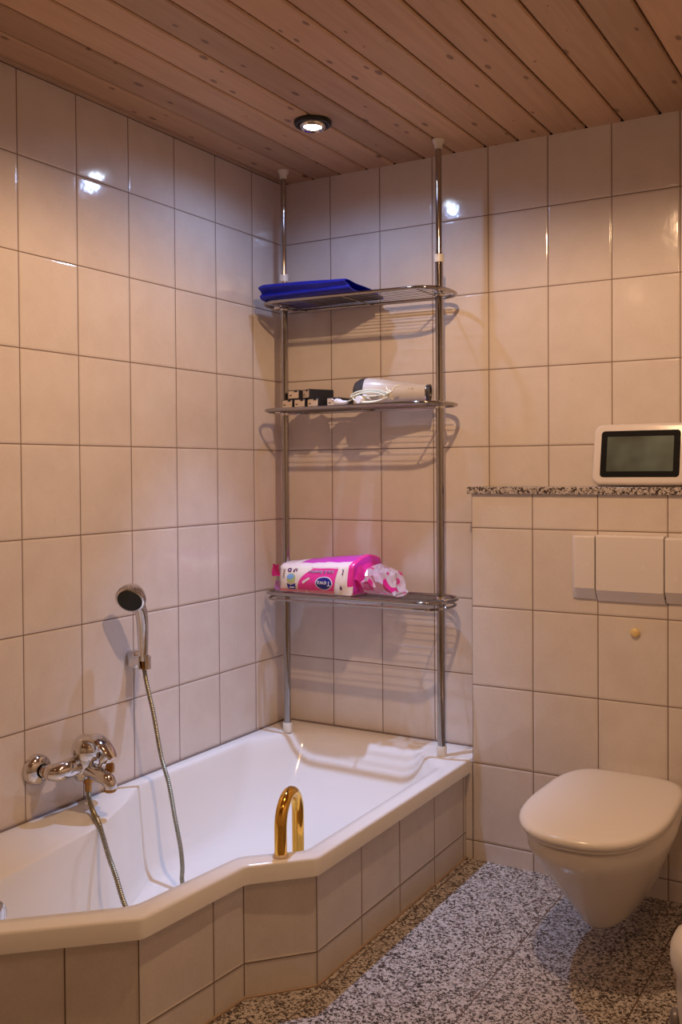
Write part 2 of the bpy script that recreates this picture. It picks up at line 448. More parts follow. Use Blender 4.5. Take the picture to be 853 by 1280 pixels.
# ---------------------------------------------------------------- ceiling spots
def spotlight(x, y, label, cool, energy, aim=(0, 0, -1), angle=150, color=(1, .6, .33), blend=.35, size=.022, spill=0):
    t = thing('ceiling_spotlight', label, 'ceiling light', (x, y, ZC), 'recessed spots in the board ceiling')
    bm = bmesh.new()
    lathe(bm, [(.041, -.012), (.041, .006), (.046, .013), (.053, .013), (.057, .008), (.057, 0), (.050, 0)], (x, y, ZC), (0, 0, -1), 48)
    part('mounting_ring', bm, M['black'], t)
    ax = Vector(aim).normalized()
    c = Vector((x, y, ZC-.004))
    bm = bmesh.new()
    lathe(bm, [(.026, .010), (.029, .016), (.034, .018), (.039, .014), (.041, .004), (.041, -.006), (.026, -.006)], c, ax, 48)
    gim = part('lamp_ring', bm, M['chrome'], t)
    bm = bmesh.new()
    lathe(bm, [(0, .016), (.014, .0155), (.023, .0135), (.0265, .010), (.0262, -.004), (0, -.004)], c, ax, 32)
    part('bulb_face', bm, M['led'] if cool else M['halogen'], t)
    for en, an in ((energy, angle), (spill, 172)):
        if not en: continue
        ld = bpy.data.lights.new('spot_beam', 'SPOT')
        ld.energy = en; ld.color = color; ld.spot_size = math.radians(an); ld.spot_blend = (1 if an < 90 else .45) if cool else blend; ld.shadow_soft_size = size
        lo = bpy.data.objects.new('spot_beam', ld); COL.objects.link(lo)
        lo.parent = t
        lo.location = Vector((.012 if cool else 0, 0, -.004))+ax*.040
        lo.rotation_euler = ax.to_track_quat('-Z', 'Y').to_euler()
    return t
LEDP = (.452, -.484)
spotlight(*LEDP, 'lit cool white recessed spot with black ring in the board ceiling above the shelf rack', True, 135, (-.01, -.03, -1), 55, (.42, .58, 1.), size=.018, spill=6)
spotlight(1.20, -1.25, 'warm recessed ceiling spot out over the middle of the bathroom floor', False, 55, (0, 0, -1), 168, (1., .62, .345), .3, .014)
spotlight(1.95, -2.05, 'warm recessed ceiling spot nearest the viewer', False, 12, (0, 0, -1), 165, (1., .62, .345), .3, .02)
spotlight(.62, -2.60, 'warm recessed ceiling spot over the foot end of the bathtub', False, 2.5, (0, 0, -1), 165, (1., .62, .345), .3, .02)

# ---------------------------------------------------------------- bathtub
ZT = .3217
tub = thing('bathtub', 'large white built-in bathtub with angular rim and beige tiled front in the corner', 'bathtub', (.4, -.8, 0))
O = [(0.001, -.18), (0.001, -.001), (.802, -.001), (.802, -.2), (.802, -1.024), (.680, -1.148), (.655, -1.462), (.391, -1.70), (.001, -1.70), (.001, -1.22), (.001, -1.03), (.001, -.76)]
I = [(.052, -.290), (.150, -.085), (.605, -.085), (.748, -.262), (.752, -1.000), (.632, -1.108), (.597, -1.425), (.372, -1.635), (.258, -1.635), (.190, -1.115), (.125, -.965), (.050, -.825)]
FL = [(.170, -.60), (.25, -.50), (.54, -.47), (.630, -.50), (.665, -.965), (.565, -1.060), (.540, -1.38), (.40, -1.50), (.30, -1.50), (.235, -1.13), (.165, -.975), (.105, -.845)]
V3 = lambda P, z: [Vector((p.x, p.y, z)) for p in P]
ro = [.004, .004, .004, .004, .012, .014, .014, .014, .004, .05, .05, .05]
ri = [.03, .05, .05, .03, .02, .025, .03, .04, .06, .03, .022, .012]
rf = [.05, .06, .06, .05, .05, .05, .05, .05, .05, .04, .03, .015]
NF = 6
def densify(P, k=4):
    out = []
    for i in range(len(P)):
        a, b = P[i], P[(i+1) % len(P)]
        if i % (NF+1) == NF:
            for j in range(k): out.append(a.lerp(b, j/k))
        else: out.append(a)
    return out
po = densify(fillet([(*p, 0) for p in O], ro, NF)); pi = densify(fillet([(*p, 0) for p in I], ri, NF)); pf = densify(fillet([(*p, 0) for p in FL], rf, NF))
cen = Vector((sum(p[0] for p in O)/12, sum(p[1] for p in O)/12, 0))
def lp(A, B, t): return [a.lerp(b, t) for a, b in zip(A, B)]
def inset(P, d):
    m = len(P); out = []
    for i in range(m):
        t = (P[(i+1) % m]-P[i-1]); n = Vector((-t.y, t.x, 0))
        n = n.normalized() if n.length > 1e-9 else Vector((0, 0, 0))
        if n.dot(cen-P[i]) < 0 and False: n = -n
        out.append(P[i]+n*d)
    return out
# orientation of O is clockwise -> inward normal flips
def insetc(P, d): return inset(P, -d)
rings = []
rings.append(V3(insetc(po, .030), ZT-.043))
rings.append(V3(po, ZT-.045))
rings.append(V3(po, ZT-.007))
rings.append(V3(insetc(po, .0018), ZT-.0025))
rings.append(V3(insetc(po, .0045), ZT-.0006))
rings.append(V3(insetc(po, .009), ZT))
mid = lp(insetc(po, .009), pi, .5)
rings.append(V3(mid, ZT))
rings.append(V3(lp(insetc(po, .009), pi, .93), ZT-.0005))
rings.append(V3(pi, ZT-.004))
rings.append(V3(lp(pi, pf, .04), ZT-.014))
zb = .052
for t in (.10, .17, .25, .34, .44, .56, .70, .82): rings.append(V3(lp(pi, pf, t), zb+.012+(ZT-.014-zb-.012)*(1-(t-.04))**3.0))
rings.append(V3(lp(pi, pf, .93), zb+.008))
rings.append(V3(pf, zb+.004))
fc = Vector((.40, -1.0, 0))
rings.append(V3([p.lerp(fc, .15) for p in pf], zb))
bm = bmesh.new(); R = loft(bm, rings)
# close the bottom with a centre fan that follows the outline
c = [bm.verts.new((.42, -.78+0*k, zb-.002)) for k in range(1)][0]
last = R[-1]
for k in range(len(last)): bm.faces.new((last[k], last[(k+1) % len(last)], c))
part('basin', bm, M['acrylic'], tub, angle=50)
# apron: tiles under the rim
bm = bmesh.new(); uvl = bm.loops.layers.uv.new('UVMap')
def off(a, b, d):
    a = Vector(a); b = Vector(b); t = (b-a).normalized(); return Vector((t.y, -t.x))*d
ap = [(.785, W-.002), (.787, -1.006), (.667, -1.137), (.638, -1.455), (.379, -1.688), (.001, -1.688)]
segs = [[0, .118, .222, .435, .64, .848, None], None, None, None, None]
zj = .083; za = ZT-.043
def apron_seg(a, b, joints):
    a = Vector(a); b = Vector(b); L = (b-a).length
    js = [0]+[j for j in joints if 0 < j < L]+[L]
    for i in range(len(js)-1):
        p = a.lerp(b, js[i]/L); q = a.lerp(b, js[i+1]/L)
        w = (js[i+1]-js[i])/.203
        for (z0, z1, v0, v1) in ((0, zj, 1-(zj/.25), 1.), (zj, za, 0, (za-zj)/.25)):
            # both sides of every tile get an integer joint: split down the middle
            mpt = p.lerp(q, .5)
            tiled_face(bm, [(p.x, p.y, z0), (mpt.x, mpt.y, z0), (mpt.x, mpt.y, z1), (p.x, p.y, z1)], [(0, v0), (w/2, v0), (w/2, v1), (0, v1)], uvl)
            tiled_face(bm, [(mpt.x, mpt.y, z0), (q.x, q.y, z0), (q.x, q.y, z1), (mpt.x, mpt.y, z1)], [(1-w/2, v0), (1, v0), (1, v1), (1-w/2, v1)], uvl)
LCD = (Vector(ap[1])-Vector(ap[0])).length
apron_seg(ap[0], ap[1], [LCD-.855, LCD-.646, LCD-.425, LCD-.214])
apron_seg(ap[1], ap[2], [])
apron_seg(ap[2], ap[3], [.100])
apron_seg(ap[3], ap[4], [.148])
apron_seg(ap[4], ap[5], [.2])
part('tiled_apron', bm, M['apron'], tub, smooth_=False, recalc=False)
# silicone line where the apron meets the floor
bm = bmesh.new()
for a, b in zip(ap[:-1], ap[1:]):
    tube(bm, [Vector((*a, .001)), Vector((*b, .001))], .0045, 6)
part('floor_seal', bm, simple('brown_seal', (.36, .25, .17), .6), tub)
# silicone against the walls
bm = bmesh.new()
tube(bm, [(.004, -1.70, ZT), (.004, -.004, ZT), (.802, -.004, ZT)], .004, 6)
part('wall_seal', bm, simple('grey_seal', (.20, .15, .13), .6), tub)
# overflow knob on the foot end wall of the basin
bm = bmesh.new()
lathe(bm, [(.0, .022), (.020, .021), (.026, .016), (.028, .008), (.030, 0), (.030, -.012)], (.262, -1.515, .262), (.85, .35, .3), 28)
part('overflow_knob', bm, M['chrome'], tub)
# drain
bm = bmesh.new()
lathe(bm, [(.0, .010), (.020, .009), (.030, .005), (.032, 0), (0, -.002)], (.42, -.80, zb), (0, 0, 1), 28)
part('drain_cover', bm, M['chrome'], tub)

# gold spout / grab tube
p1 = Vector((.722, -1.062, ZT)); p2 = Vector((.696, -.950, .27))
bm = bmesh.new()
d = Vector((p2.x-p1.x, p2.y-p1.y, 0)); hw = d.length/2; dn = d.normalized(); top = .470-hw*1.15-.015
path = [p1+Vector((0, 0, -.002)), p1+Vector((0, 0, .03)), Vector((p1.x, p1.y, top-.03))]
for k in range(17):
    a = PI*k/16
    path.append(Vector((p1.x, p1.y, top))+dn*(hw-hw*math.cos(a))+Vector((0, 0, hw*1.15*math.sin(a))))
path += [Vector((p2.x, p2.y, top-.04)), p2]
tube(bm, path, .0152, 24)
hb = part('bath_handle', bm, M['brass'], tub); hb['label'] = 'polished gold hooked tube on the front rim'
bm = bmesh.new()
lathe(bm, [(.012, 0), (.0195, .0), (.0200, .003), (.0175, .0065), (.0155, .008)], p1, (0, 0, 1), 32)
part('foot_ring', bm, simple('ring_plastic', (.66, .52, .38), .3), tub, hb)

# ---------------------------------------------------------------- shelf rack
rk = thing('shelf_rack', 'chrome floor-to-ceiling shelf rack with three wire shelves standing on the bathtub rim', 'shelf rack', (.408, -.147, ZT))
PX = (.107, .709); PY = -.147
for i, px in enumerate(PX):
    bm = bmesh.new()
    tube(bm, [(px, PY, ZT+.030), (px, PY, 1.905)], .0127, 20)
    po_ = part('pole', bm, M['steel'], rk)
    bm = bmesh.new(); tube(bm, [(px, PY, 1.90), (px, PY, 2.262)], .0098, 20)
    part('upper_tube', bm, M['steel'], rk, po_)
    bm = bmesh.new(); lathe(bm, [(.0105, 0), (.0155, 0), (.0155, .024), (.0105, .024)], (px, PY, 1.905), (0, 0, 1), 24)
    part('collar', bm, M['capw'], rk, po_)
    bm = bmesh.new(); lathe(bm, [(.0165, 0), (.0165, .03), (.0150, .033), (.012, .033)], (px, PY, ZT), (0, 0, 1), 24)
    part('foot_cap', bm, M['capw'], rk, po_)
    bm = bmesh.new(); lathe(bm, [(.0105, 0), (.012, .0), (.0135, .014), (.019, .022), (.020, .030), (.0, .0305)], (px, PY, ZC-.0312), (0, 0, 1), 24)
    part('ceiling_cap', bm, M['capw'], rk, po_)
    # faint joint ring
    bm = bmesh.new(); lathe(bm, [(.0124, 0), (.0133, 0), (.0133, .003), (.0124, .003)], (px, PY, .735), (0, 0, 1), 24)
    part('joint_ring', bm, M['steel'], rk, po_)
SH = [(1.819, 1.811), (1.451, 1.453), (.822, .824)]
def ring_path(z, x0, x1, y0, y1, r, zl, zr):
    c = fillet([(x0, y1, 0), (x1, y1, 0), (x1, y0, 0), (x0, y0, 0)], r, 10)
    out = []
    for p in c:
        t = (p.x-x0)/(x1-x0); out.append(Vector((p.x, p.y, zl+(zr-zl)*t+z)))
    return out
for i, (zl, zr) in enumerate(SH):
    x0, x1, y0, y1 = .062, .748, -.252, -.040
    Zx = lambda x: zl+(zr-zl)*(x-x0)/(x1-x0)
    bm = bmesh.new()
    tube(bm, ring_path(0, x0, x1, y0, y1, .095, zl, zr), .006, 12, closed=True)
    sh = part('shelf', bm, M['steel'], rk)
    # second hoop just under the first, as on the bottom tray
    bm = bmesh.new()
    if i == 2: tube(bm, ring_path(-.020, x0+.004, x1-.004, y0+.004, y1-.004, .09, zl, zr), .0042, 8, closed=True)
    if i == 2: part('lower_hoop', bm, M['steel'], rk, sh)
    else: bm.free()
    bm = bmesh.new()
    nw = 11 if i == 2 else 8
    for k in range(nw):
        y = y0+(y1-y0)*(k+1)/(nw+1)
        dd = min(y-y0, y1-y); ins = .004+max(0, .095-dd)**2/.095*.85
        xa, xb = x0+ins, x1-ins
        tube(bm, [(xa, y, Zx(xa)), (xb, y, Zx(xb))], .0012, 6)
    for cx in (.135, .405, .675):
        tube(bm, [(cx, y0+.002, Zx(cx)-.003), (cx, y1-.002, Zx(cx)-.003)], .0026, 6)
    part('wire_grid', bm, M['wire'], rk, sh)
    for px in PX:
        bm = bmesh.new()
        lathe(bm, [(.0125, -.014), (.0165, -.014), (.0170, -.010), (.0170, .008), (.0160, .012), (.0125, .012)], (px, PY, Zx(px)), (0, 0, 1), 24)
        s = -1 if px < .4 else 1
        tube(bm, [(px, PY, Zx(px)), (px+s*.040, PY, Zx(px))], .006, 8)
        part('clamp', bm, M['chrome'], rk, sh)

# ---------------------------------------------------------------- blue cloth on the top shelf
zt = 1.8255
bm = bmesh.new()
# a thick folded sheet: cross-section (y,z) path, swept along x
def blue_section(t):
    h = .060-.016*t
    yf = -.258; yb = -.050
    g = max(0, 1-t*1.15)
    return [(yb+.012, .003), (yb, h*.40), (yb+.012, h*.80), (-.10, h*.98), (-.16, h*1.04), (-.21, h*1.05), (yf+.022, h*1.02), (yf+.004, h*.90),
            (yf-.004, h*.74), (yf+.001+.006*g, h*.58), (yf+.004+.012*g, h*.44), (yf+.000+.004*g, h*.30), (yf+.002, h*.18), (yf+.016, .003), (-.20, .001), (-.12, .001)]
secs = []
nx = 30
for k in range(nx+1):
    t = k/nx
    row = []
    for j, (y, z) in enumerate(blue_section(t)):
        sl = max(0, t-.80)/.20                         # the right end is cut on a slant and sags
        w = noise.noise(Vector((t*4.5, y*12, z*40)))*.004*(z > .006)
        zz = z*(1-.05*(1-t)**4)*(1-.10*sl*(y > -.2))
        x = .080+t*.318+sl*.052*(1-z/.06)**1.0
        if k == 0: x += .006*(z > .05)-.004*noise.noise(Vector((y*20, z*50, 1)))
        row.append(Vector((x, y+w, zt+max(.0012, zz+w*.6))))
    secs.append(row)
secs = [catmull(r, 3, True) for r in secs]
for r_ in secs:
    for p in r_: p.z = max(p.z, zt+.0008)
# the open end: turned inward into a dark pocket
last = secs[-1]; cc = sum(last, Vector())/len(last)
secs.append([p.lerp(cc, .10)+Vector((.001, 0, 0)) for p in last])
secs.append([p.lerp(cc, .16)+Vector((-.012, 0, 0)) for p in last])
secs.append([p.lerp(cc, .30)+Vector((-.06, 0, 0)) for p in last])
loft(bm, secs, True, True)
bt = thing('folded_cloth', 'shiny royal blue folded cloth lying on the top shelf of the rack', 'cloth', (.24, -.15, zt))
part('fold', bm, M['blue'], bt, angle=60)
# thin back layer spreading further right on the wires
bm = bmesh.new()
ol = [(.20, -.20), (.44, -.205), (.475, -.13), (.452, -.10), (.470, -.085), (.44, -.052), (.20, -.05)]
loft(bm, [[Vector((x, y, zt+.0008)) for x, y in ol], [Vector((x, y, zt+.005)) for x, y in ol]], True, True)
part('under_layer', bm, simple('navy_fabric', (.012, .014, .05), .6), bt)

# ---------------------------------------------------------------- middle shelf: boxes and hair dryer
z2 = 1.4565
def small_box(x, y, z, rz, label, grp='small black boxes on the middle shelf'):
    w, l, h = .047, .095, .031
    t = thing('small_box', label, 'box', (x, y, z), grp, rz)
    bm = bmesh.new(); box(bm, -w/2, 0, 0, w/2, l, h, .0012, 1)
    lpart('sleeve', bm, M['boxk'], t)
    bm = bmesh.new(); box(bm, -w/2+.0025, -.0012, .0025, w/2-.0025, .004, h-.003, .0006, 1)
    lpart('end_flap', bm, M['boxb'], t)
    bm = bmesh.new(); box(bm, w/2-.020, -.0020, h-.0075, w/2-.0065, .003, h-.0025)
    box(bm, -w/2+.008, -.0018, .011, -w/2+.016, .003, .015)
    lpart('print_mark', bm, M['boxk'], t, smooth_=False)
    return t
small_box(.157, -.205, z2, -.10, 'black box with beige end, bottom row, first from the left pole of the rack')
small_box(.209, -.207, z2, -.06, 'black box with beige end, bottom row, second from the left pole of the rack')
small_box(.262, -.206, z2, -.06, 'black box with beige end, bottom row, third from the left pole of the rack')
small_box(.338, -.200, z2, -.02, 'black box with beige end standing apart, right of the row and beside the plug')
small_box(.182, -.203, z2+.0315, -.04, 'black box with beige end, left one of the two stacked on top')
small_box(.234, -.205, z2+.0315, -.50, 'black box with beige end showing its long side, right one of the top pair')

hd = thing('hair_dryer', 'white hair dryer with dark intake lying on the middle shelf', 'hair dryer', (.54, -.14, z2))
az = Vector((.965, .24, -.045)).normalized()
bm = bmesh.new()
prof = []
o0 = Vector((.436, -.172, z2+.047))
for s, r in ((0, .0430), (.02, .0455), (.05, .0455), (.08, .0425), (.11, .0375), (.15, .0325), (.19, .0285), (.225, .0265)):
    prof.append((r, s))
lathe(bm, prof, o0, az, 40)
part('body', bm, simple('silver_white_plastic', (.64, .60, .56), .22), hd)
bm = bmesh.new()
lathe(bm, [(0, -.028), (.020, -.027), (.032, -.021), (.039, -.010), (.0440, .0), (.0462, .014), (.043, .014)], o0, az, 40)
part('air_intake', bm, M['dark'], hd)
bm = bmesh.new()
lathe(bm, [(.0263, .222), (.0278, .222), (.0278, .232), (.022, .232), (.020, .225), (0, .224)], o0, az, 40)
part('nozzle_ring', bm, M['dark'], hd)
bm = bmesh.new()
lathe(bm, [(.0268, .218), (.0272, .2195), (.0272, .2225), (.0262, .2225)], o0, az, 40)
part('chrome_band', bm, M['chrome'], hd)
bm = bmesh.new()
hp = [Vector((.487, -.165, z2+.026)), Vector((.470, -.195, z2+.020)), Vector((.462, -.225, z2+.017)), Vector((.460, -.240, z2+.0165))]
tube(bm, catmull(hp, 5), lambda i: .0165-.0003*i, 20)
part('handle', bm, M['white'], hd)
bm = bmesh.new(); box(bm, .505, -.2005, z2+.026, .511, -.186, z2+.034, .001, 1)
part('switch', bm, M['dark'], hd)
# printed lines on the side
bm = bmesh.new()
for r_ in range(2):
    for k in range(4):
        cx = .578+k*.011; cz = z2+.047-r_*.010
        box(bm, cx, -.1655+.0026*k+.003*0, cz, cx+.0065, -.150+.0026*k, cz+.0048, .0004, 1)
part('side_print', bm, simple('grey_print', (.50, .42, .30), .4), hd, smooth_=False)
# cord: loops lying in front of the dryer
bm = bmesh.new()
def loop(x0, x1, zlo, zhi, y, ph):
    cx, cz = (x0+x1)/2, (zlo+zhi)/2
    return [Vector((cx+math.cos(a)*(x1-x0)/2, y+.003*math.sin(a*2+ph), cz+math.sin(a)*(zhi-zlo)/2)) for a in [2*PI*k/28 for k in range(29)]]
cordp = [Vector((.372, -.200, z2+.010)), Vector((.40, -.214, z2+.013)), Vector((.425, -.222, z2+.018))]
for j, (a, b, lo, hi, yy) in enumerate([(.430, .560, z2+.006, z2+.042, -.224), (.425, .566, z2+.008, z2+.046, -.229), (.436, .553, z2+.006, z2+.038, -.234)]):
    q = loop(a, b, lo, hi, yy, j)
    q = q[14:]+q[1:15]
    cordp += [p for p in q[::3]]
cordp += [Vector((.56, -.225, z2+.03)), Vector((.585, -.22, z2+.052)), Vector((.600, -.215, z2+.056))]
tube(bm, catmull(cordp, 6), .0023, 8)
part('cord', bm, M['cord'], hd)
bm = bmesh.new()
tube(bm, catmull([(.555, -.222, z2+.055), (.563, -.232, z2+.045), (.572, -.232, z2+.030), (.578, -.222, z2+.012)], 5), .0022, 8)
tube(bm, catmull([(.562, -.232, z2+.036), (.568, -.237, z2+.031), (.575, -.232, z2+.036), (.568, -.225, z2+.041), (.562, -.232, z2+.036)], 5), .003, 8)
part('cord_tie', bm, M['cord'], hd)
bm = bmesh.new()
tube(bm, catmull([(.402, -.213, z2+.012), (.385, -.206, z2+.011), (.371, -.200, z2+.012), (.362, -.197, z2+.014)], 4), lambda i: .005+.0006*i, 14)
lathe(bm, [(.006, 0), (.0125, .003), (.0130, .012), (.010, .014), (0, .014)], (.362, -.197, z2+.014), (-.9, .15, .1), 18)
lathe(bm, [(.0022, 0), (.0022, .018), (0, .019)], (.350, -.190, z2+.019), (-.9, .15, .3), 8)
lathe(bm, [(.0022, 0), (.0022, .018), (0, .019)], (.350, -.203, z2+.019), (-.9, .15, .3), 8)
part('plug', bm, M['white'], hd)

# ---------------------------------------------------------------- tissue pack on the bottom shelf
z3 = .8285
tp = thing('tissue_pack', 'opened pink and white tissue pack with crumpled clear film on the bottom shelf', 'tissue pack', (.27, -.14, z3))
def pack_front(u, v):
    """u 0..1 left-right, v 0..1 bottom-top, returns point on front skin"""
    x = .128+u*.292; h = .084+.012*u
    bulge = .018*math.sin(PI*min(1, max(0, u)))**.5*math.sin(PI*(.08+.86*v))
    return Vector((x, -.222-bulge+.010*v-.006*u, z3+.002+h*v))
NU, NV = 24, 10
bm = bmesh.new()
grid = [[None]*(NV+1) for _ in range(NU+1)]
secs = []
for i in range(NU+1):
    u = i/NU; row = []
    for j in range(NV+1):
        p = pack_front(u, j/NV)
        p.z += .0015*noise.noise(p*40)*(1 if j > 0 else 0); p.y += .0025*noise.noise(p*35+Vector((5, 0, 0)))
        row.append(p)
    tz = row[-1].z
    # top skin going back and rising, then down the back
    th_ = [(-.195, .008+.005*u), (-.165, .012+.013*u), (-.125, .014+.019*u), (-.085, .011+.017*u), (-.055, .004+.01*u), (-.045, -.03)]
    for y, dz in th_:
        p = Vector((row[0].x+.01*u*(y+.22)/.1, y, tz+dz)); p.z += .003*noise.noise(p*30); row.append(p)
    row.append(Vector((row[0].x, -.045, z3+.02))); row.append(Vector((row[0].x, -.055, z3+.001)))
    secs.append(row)
# pinch both ends a little
def pinch(row, f, dx):
    c = sum(row, Vector())/len(row)
    return [c.lerp(p, f)+Vector((dx, 0, 0)) for p in row]
allr = [pinch(secs[0], .80, -.006)]+secs+[pinch(secs[-1], .93, .005)]
for r_ in allr:
    for p in r_: p.z = max(p.z, z3+.0005)
R = loft(bm, allr, True, True)
bm.faces.ensure_lookup_table()
nr = len(allr[0]); fi = 0
for A in range(len(allr)-1):
    for k in range(nr):
        f = bm.faces[fi]; fi += 1
        u = (A-1)/NU
        if k < NV:
            f.material_index = 2                        # cream front
        elif k < NV+6:
            f.material_index = 1 if (k > NV) else 3
            if u < .22 and k <= NV+2: f.material_index = 3
        else: f.material_index = 0
        if A >= len(allr)-3: f.material_index = 0 if k > 2 else 2
for f in bm.faces[fi:]: f.material_index = 1
part('wrapper', bm, [M['pink'], M['magenta'], M['cream'], M['palepink']], tp, angle=60)
def decal(name, poly, mat, lift=.0012, dens=7, parent=None):
    """flat printed shape laid on the pack's front skin; poly in (u,v)"""
    bm = bmesh.new()
    vs = [bm.verts.new((u, v, 0)) for u, v in poly]
    bm.faces.new(vs)
    for _ in range(2):
        for ax in (0, 1):
            lo = min(v.co[ax] for v in bm.verts); hi = max(v.co[ax] for v in bm.verts)
            for k in range(1, dens):
                c = lo+(hi-lo)*k/dens
                co = [0, 0, 0]; co[ax] = c; no = [0, 0, 0]; no[ax] = 1
                bmesh.ops.bisect_plane(bm, geom=bm.verts[:]+bm.edges[:]+bm.faces[:], plane_co=co, plane_no=no)
        break
    for v in bm.verts:
        p = pack_front(v.co.x, v.co.y)
        p.z += .0015*noise.noise(p*40)*(1 if v.co.y > 0 else 0); p.y += .0025*noise.noise(p*35+Vector((5, 0, 0)))
        p.y -= lift; v.co = p
    return part(name, bm, mat, tp, parent)
def ell(cx, cy, rx, ry, n=28, a0=0, a1=2*PI): return [(cx+rx*math.cos(a0+(a1-a0)*k/n), cy+ry*math.sin(a0+(a1-a0)*k/n)) for k in range(n if a1-a0 > 6.2 else n+1)]
def decal_rows(name, fl, fr, v0, v1, mat, lift, nv=14, nu=14):
    bm = bmesh.new(); g = []
    for j in range(nv+1):
        v = v0+(v1-v0)*j/nv; a, b = fl(v), fr(v); row = []
        for i in range(nu+1):
            u_ = a+(b-a)*i/nu; p = pack_front(u_, v)
            p.z += .0015*noise.noise(p*40); p.y += .0025*noise.noise(p*35+Vector((5, 0, 0))); p.y -= lift
            row.append(bm.verts.new(p))
        g.append(row)
    for j in range(nv):
        for i in range(nu): bm.faces.new((g[j][i], g[j][i+1], g[j+1][i+1], g[j+1][i]))
    return part(name, bm, mat, tp)
decal_rows('pink_print', lambda v: .295+.20*((v-.13)/.8)**2.4, lambda v: .785+.05*v, .13, .93, M['pink'], .0010)
decal('top_stripe', [(.50, .93), (.815, .93), (.83, .985), (.45, .985)], M['palepink'], .0011, 6)
decal('lower_stripe', [(.02, .015), (.80, .015), (.79, .125), (.02, .125)], simple('rose_film', (.80, .27, .30), .25), .0009, 9)
decal('white_fold', [(.795, .03), (.865, .02), (.855, .40), (.82, .42)], M['wprint'], .0012, 4)
decal('petal_print', [(.36, .42), (.40, .50), (.455, .60), (.475, .56), (.43, .45), (.38, .34)], M['palepink'], .0018, 4)
decal('logo_rim', ell(.665, .40, .115, .245), M['wprint'], .0016)
decal('logo_oval', ell(.665, .40, .104, .222), M['navy'], .0021)
decal('round_print', ell(.195, .55, .062, .185), M['green'], .0016)
decal('blue_print', ell(.185, .60, .052, .105), M['sky'], .0020)
decal('navy_print', [(.135, .34), (.15, .18), (.17, .13), (.265, .13), (.262, .36), (.20, .27)], M['navy'], .0021, 4)
decal('navy_text_bar', [(.18, .17), (.25, .17), (.25, .21), (.18, .21)], M['wprint'], .0026, 3)
decal('dot_print', ell(.155, .86, .030, .085), M['purple'], .0016)
decal('dot_mark', ell(.155, .86, .008, .04), M['wprint'], .0020)
decal('glyph_print', [(.21, .80), (.245, .79), (.225, .86), (.265, .90), (.25, .93), (.215, .88)], M['purple'], .0016, 3)
decal('arrow_print', [(.245, .84), (.27, .80), (.275, .92), (.262, .86)], M['purple'], .0016, 3)
for k in range(5): decal('side_lines', [(.062, .55+k*.075), (.092, .55+k*.075), (.092, .585+k*.075), (.062, .585+k*.075)], M['greyp'], .0014, 2)
# brand word, printed upside down because the pack lies on its head
def wrap_text(s, size, cu_, cv_, mat, name, rot=PI, lift=.0028, shear=0, sx=1., sy=1.):
    cu = bpy.data.curves.new(name, 'FONT'); cu.body = s; cu.size = size; cu.align_x = 'CENTER'; cu.align_y = 'CENTER'; cu.offset = .0; cu.shear = shear
    o = bpy.data.objects.new('tmp', cu); COL.objects.link(o)
    dg = bpy.context.evaluated_depsgraph_get(); dg.update()
    me = bpy.data.meshes.new_from_object(o.evaluated_get(dg)); bm = bmesh.new(); bm.from_mesh(me)
    bpy.data.objects.remove(o); bpy.data.meshes.remove(me); bpy.data.curves.remove(cu)
    c, s_ = math.cos(rot), math.sin(rot)
    for v in bm.verts:
        x, y = v.co.x*sx, v.co.y*sy
        u = cu_+(x*c-y*s_)/.292; w = cv_+(x*s_+y*c)/.092
        p = pack_front(u, w)
        p.z += .0015*noise.noise(p*40); p.y += .0025*noise.noise(p*35+Vector((5, 0, 0)))-lift
        v.co = p
    return part(name, bm, mat, tp, smooth_=False)
wrap_text('Tewa', .0235, .665, .40, M['wprint'], 'brand_word', lift=.0030)
wrap_text('Tewa', .0235, .6665, .402, M['wprint'], 'brand_word', lift=.0032)
wrap_text('Soft & Sensitive', .016, .615, .80, M['navy'], 'script_line', lift=.0030, shear=.4)
wrap_text('Soft & Sensitive', .016, .620, .81, M['palepink'], 'script_line', lift=.0026, shear=.4)
decal('side_glyph', [(.885, .72), (.90, .70), (.905, .88), (.885, .92), (.893, .80)], M['purple'], .0018, 3)
decal('side_glyph', [(.872, .20), (.90, .18), (.895, .34), (.885, .28), (.875, .36)], M['purple'], .0018, 3)
# left ears of the wrapper
bm = bmesh.new()
pts = [[Vector((.100+.030*i/4, -.222-.004*math.sin(j*1.3+i), z3+.052+.040*j/4+.004*math.sin(i*2.)*(j-2)/2*(1-i/4))) for j in range(5)] for i in range(5)]
vv = [[bm.verts.new(p) for p in r_] for r_ in pts]
for i in range(4):
    for j in range(4): bm.faces.new((vv[i][j], vv[i+1][j], vv[i+1][j+1], vv[i][j+1]))
bmesh.ops.solidify(bm, geom=bm.faces[:], thickness=.0008)
part('wrapper_ear', bm, M['pink'], tp)
bm = bmesh.new()
pts = [[Vector((.112+.022*i/4, -.224-.003*math.sin(j*1.3+i), z3+.004+.032*j/4)) for j in range(5)] for i in range(5)]
vv = [[bm.verts.new(p) for p in r_] for r_ in pts]
for i in range(4):
    for j in range(4): bm.faces.new((vv[i][j], vv[i+1][j], vv[i+1][j+1], vv[i][j+1]))
bmesh.ops.solidify(bm, geom=bm.faces[:], thickness=.0008)
part('wrapper_ear', bm, simple('lilac_film', (.62, .25, .52), .25), tp)
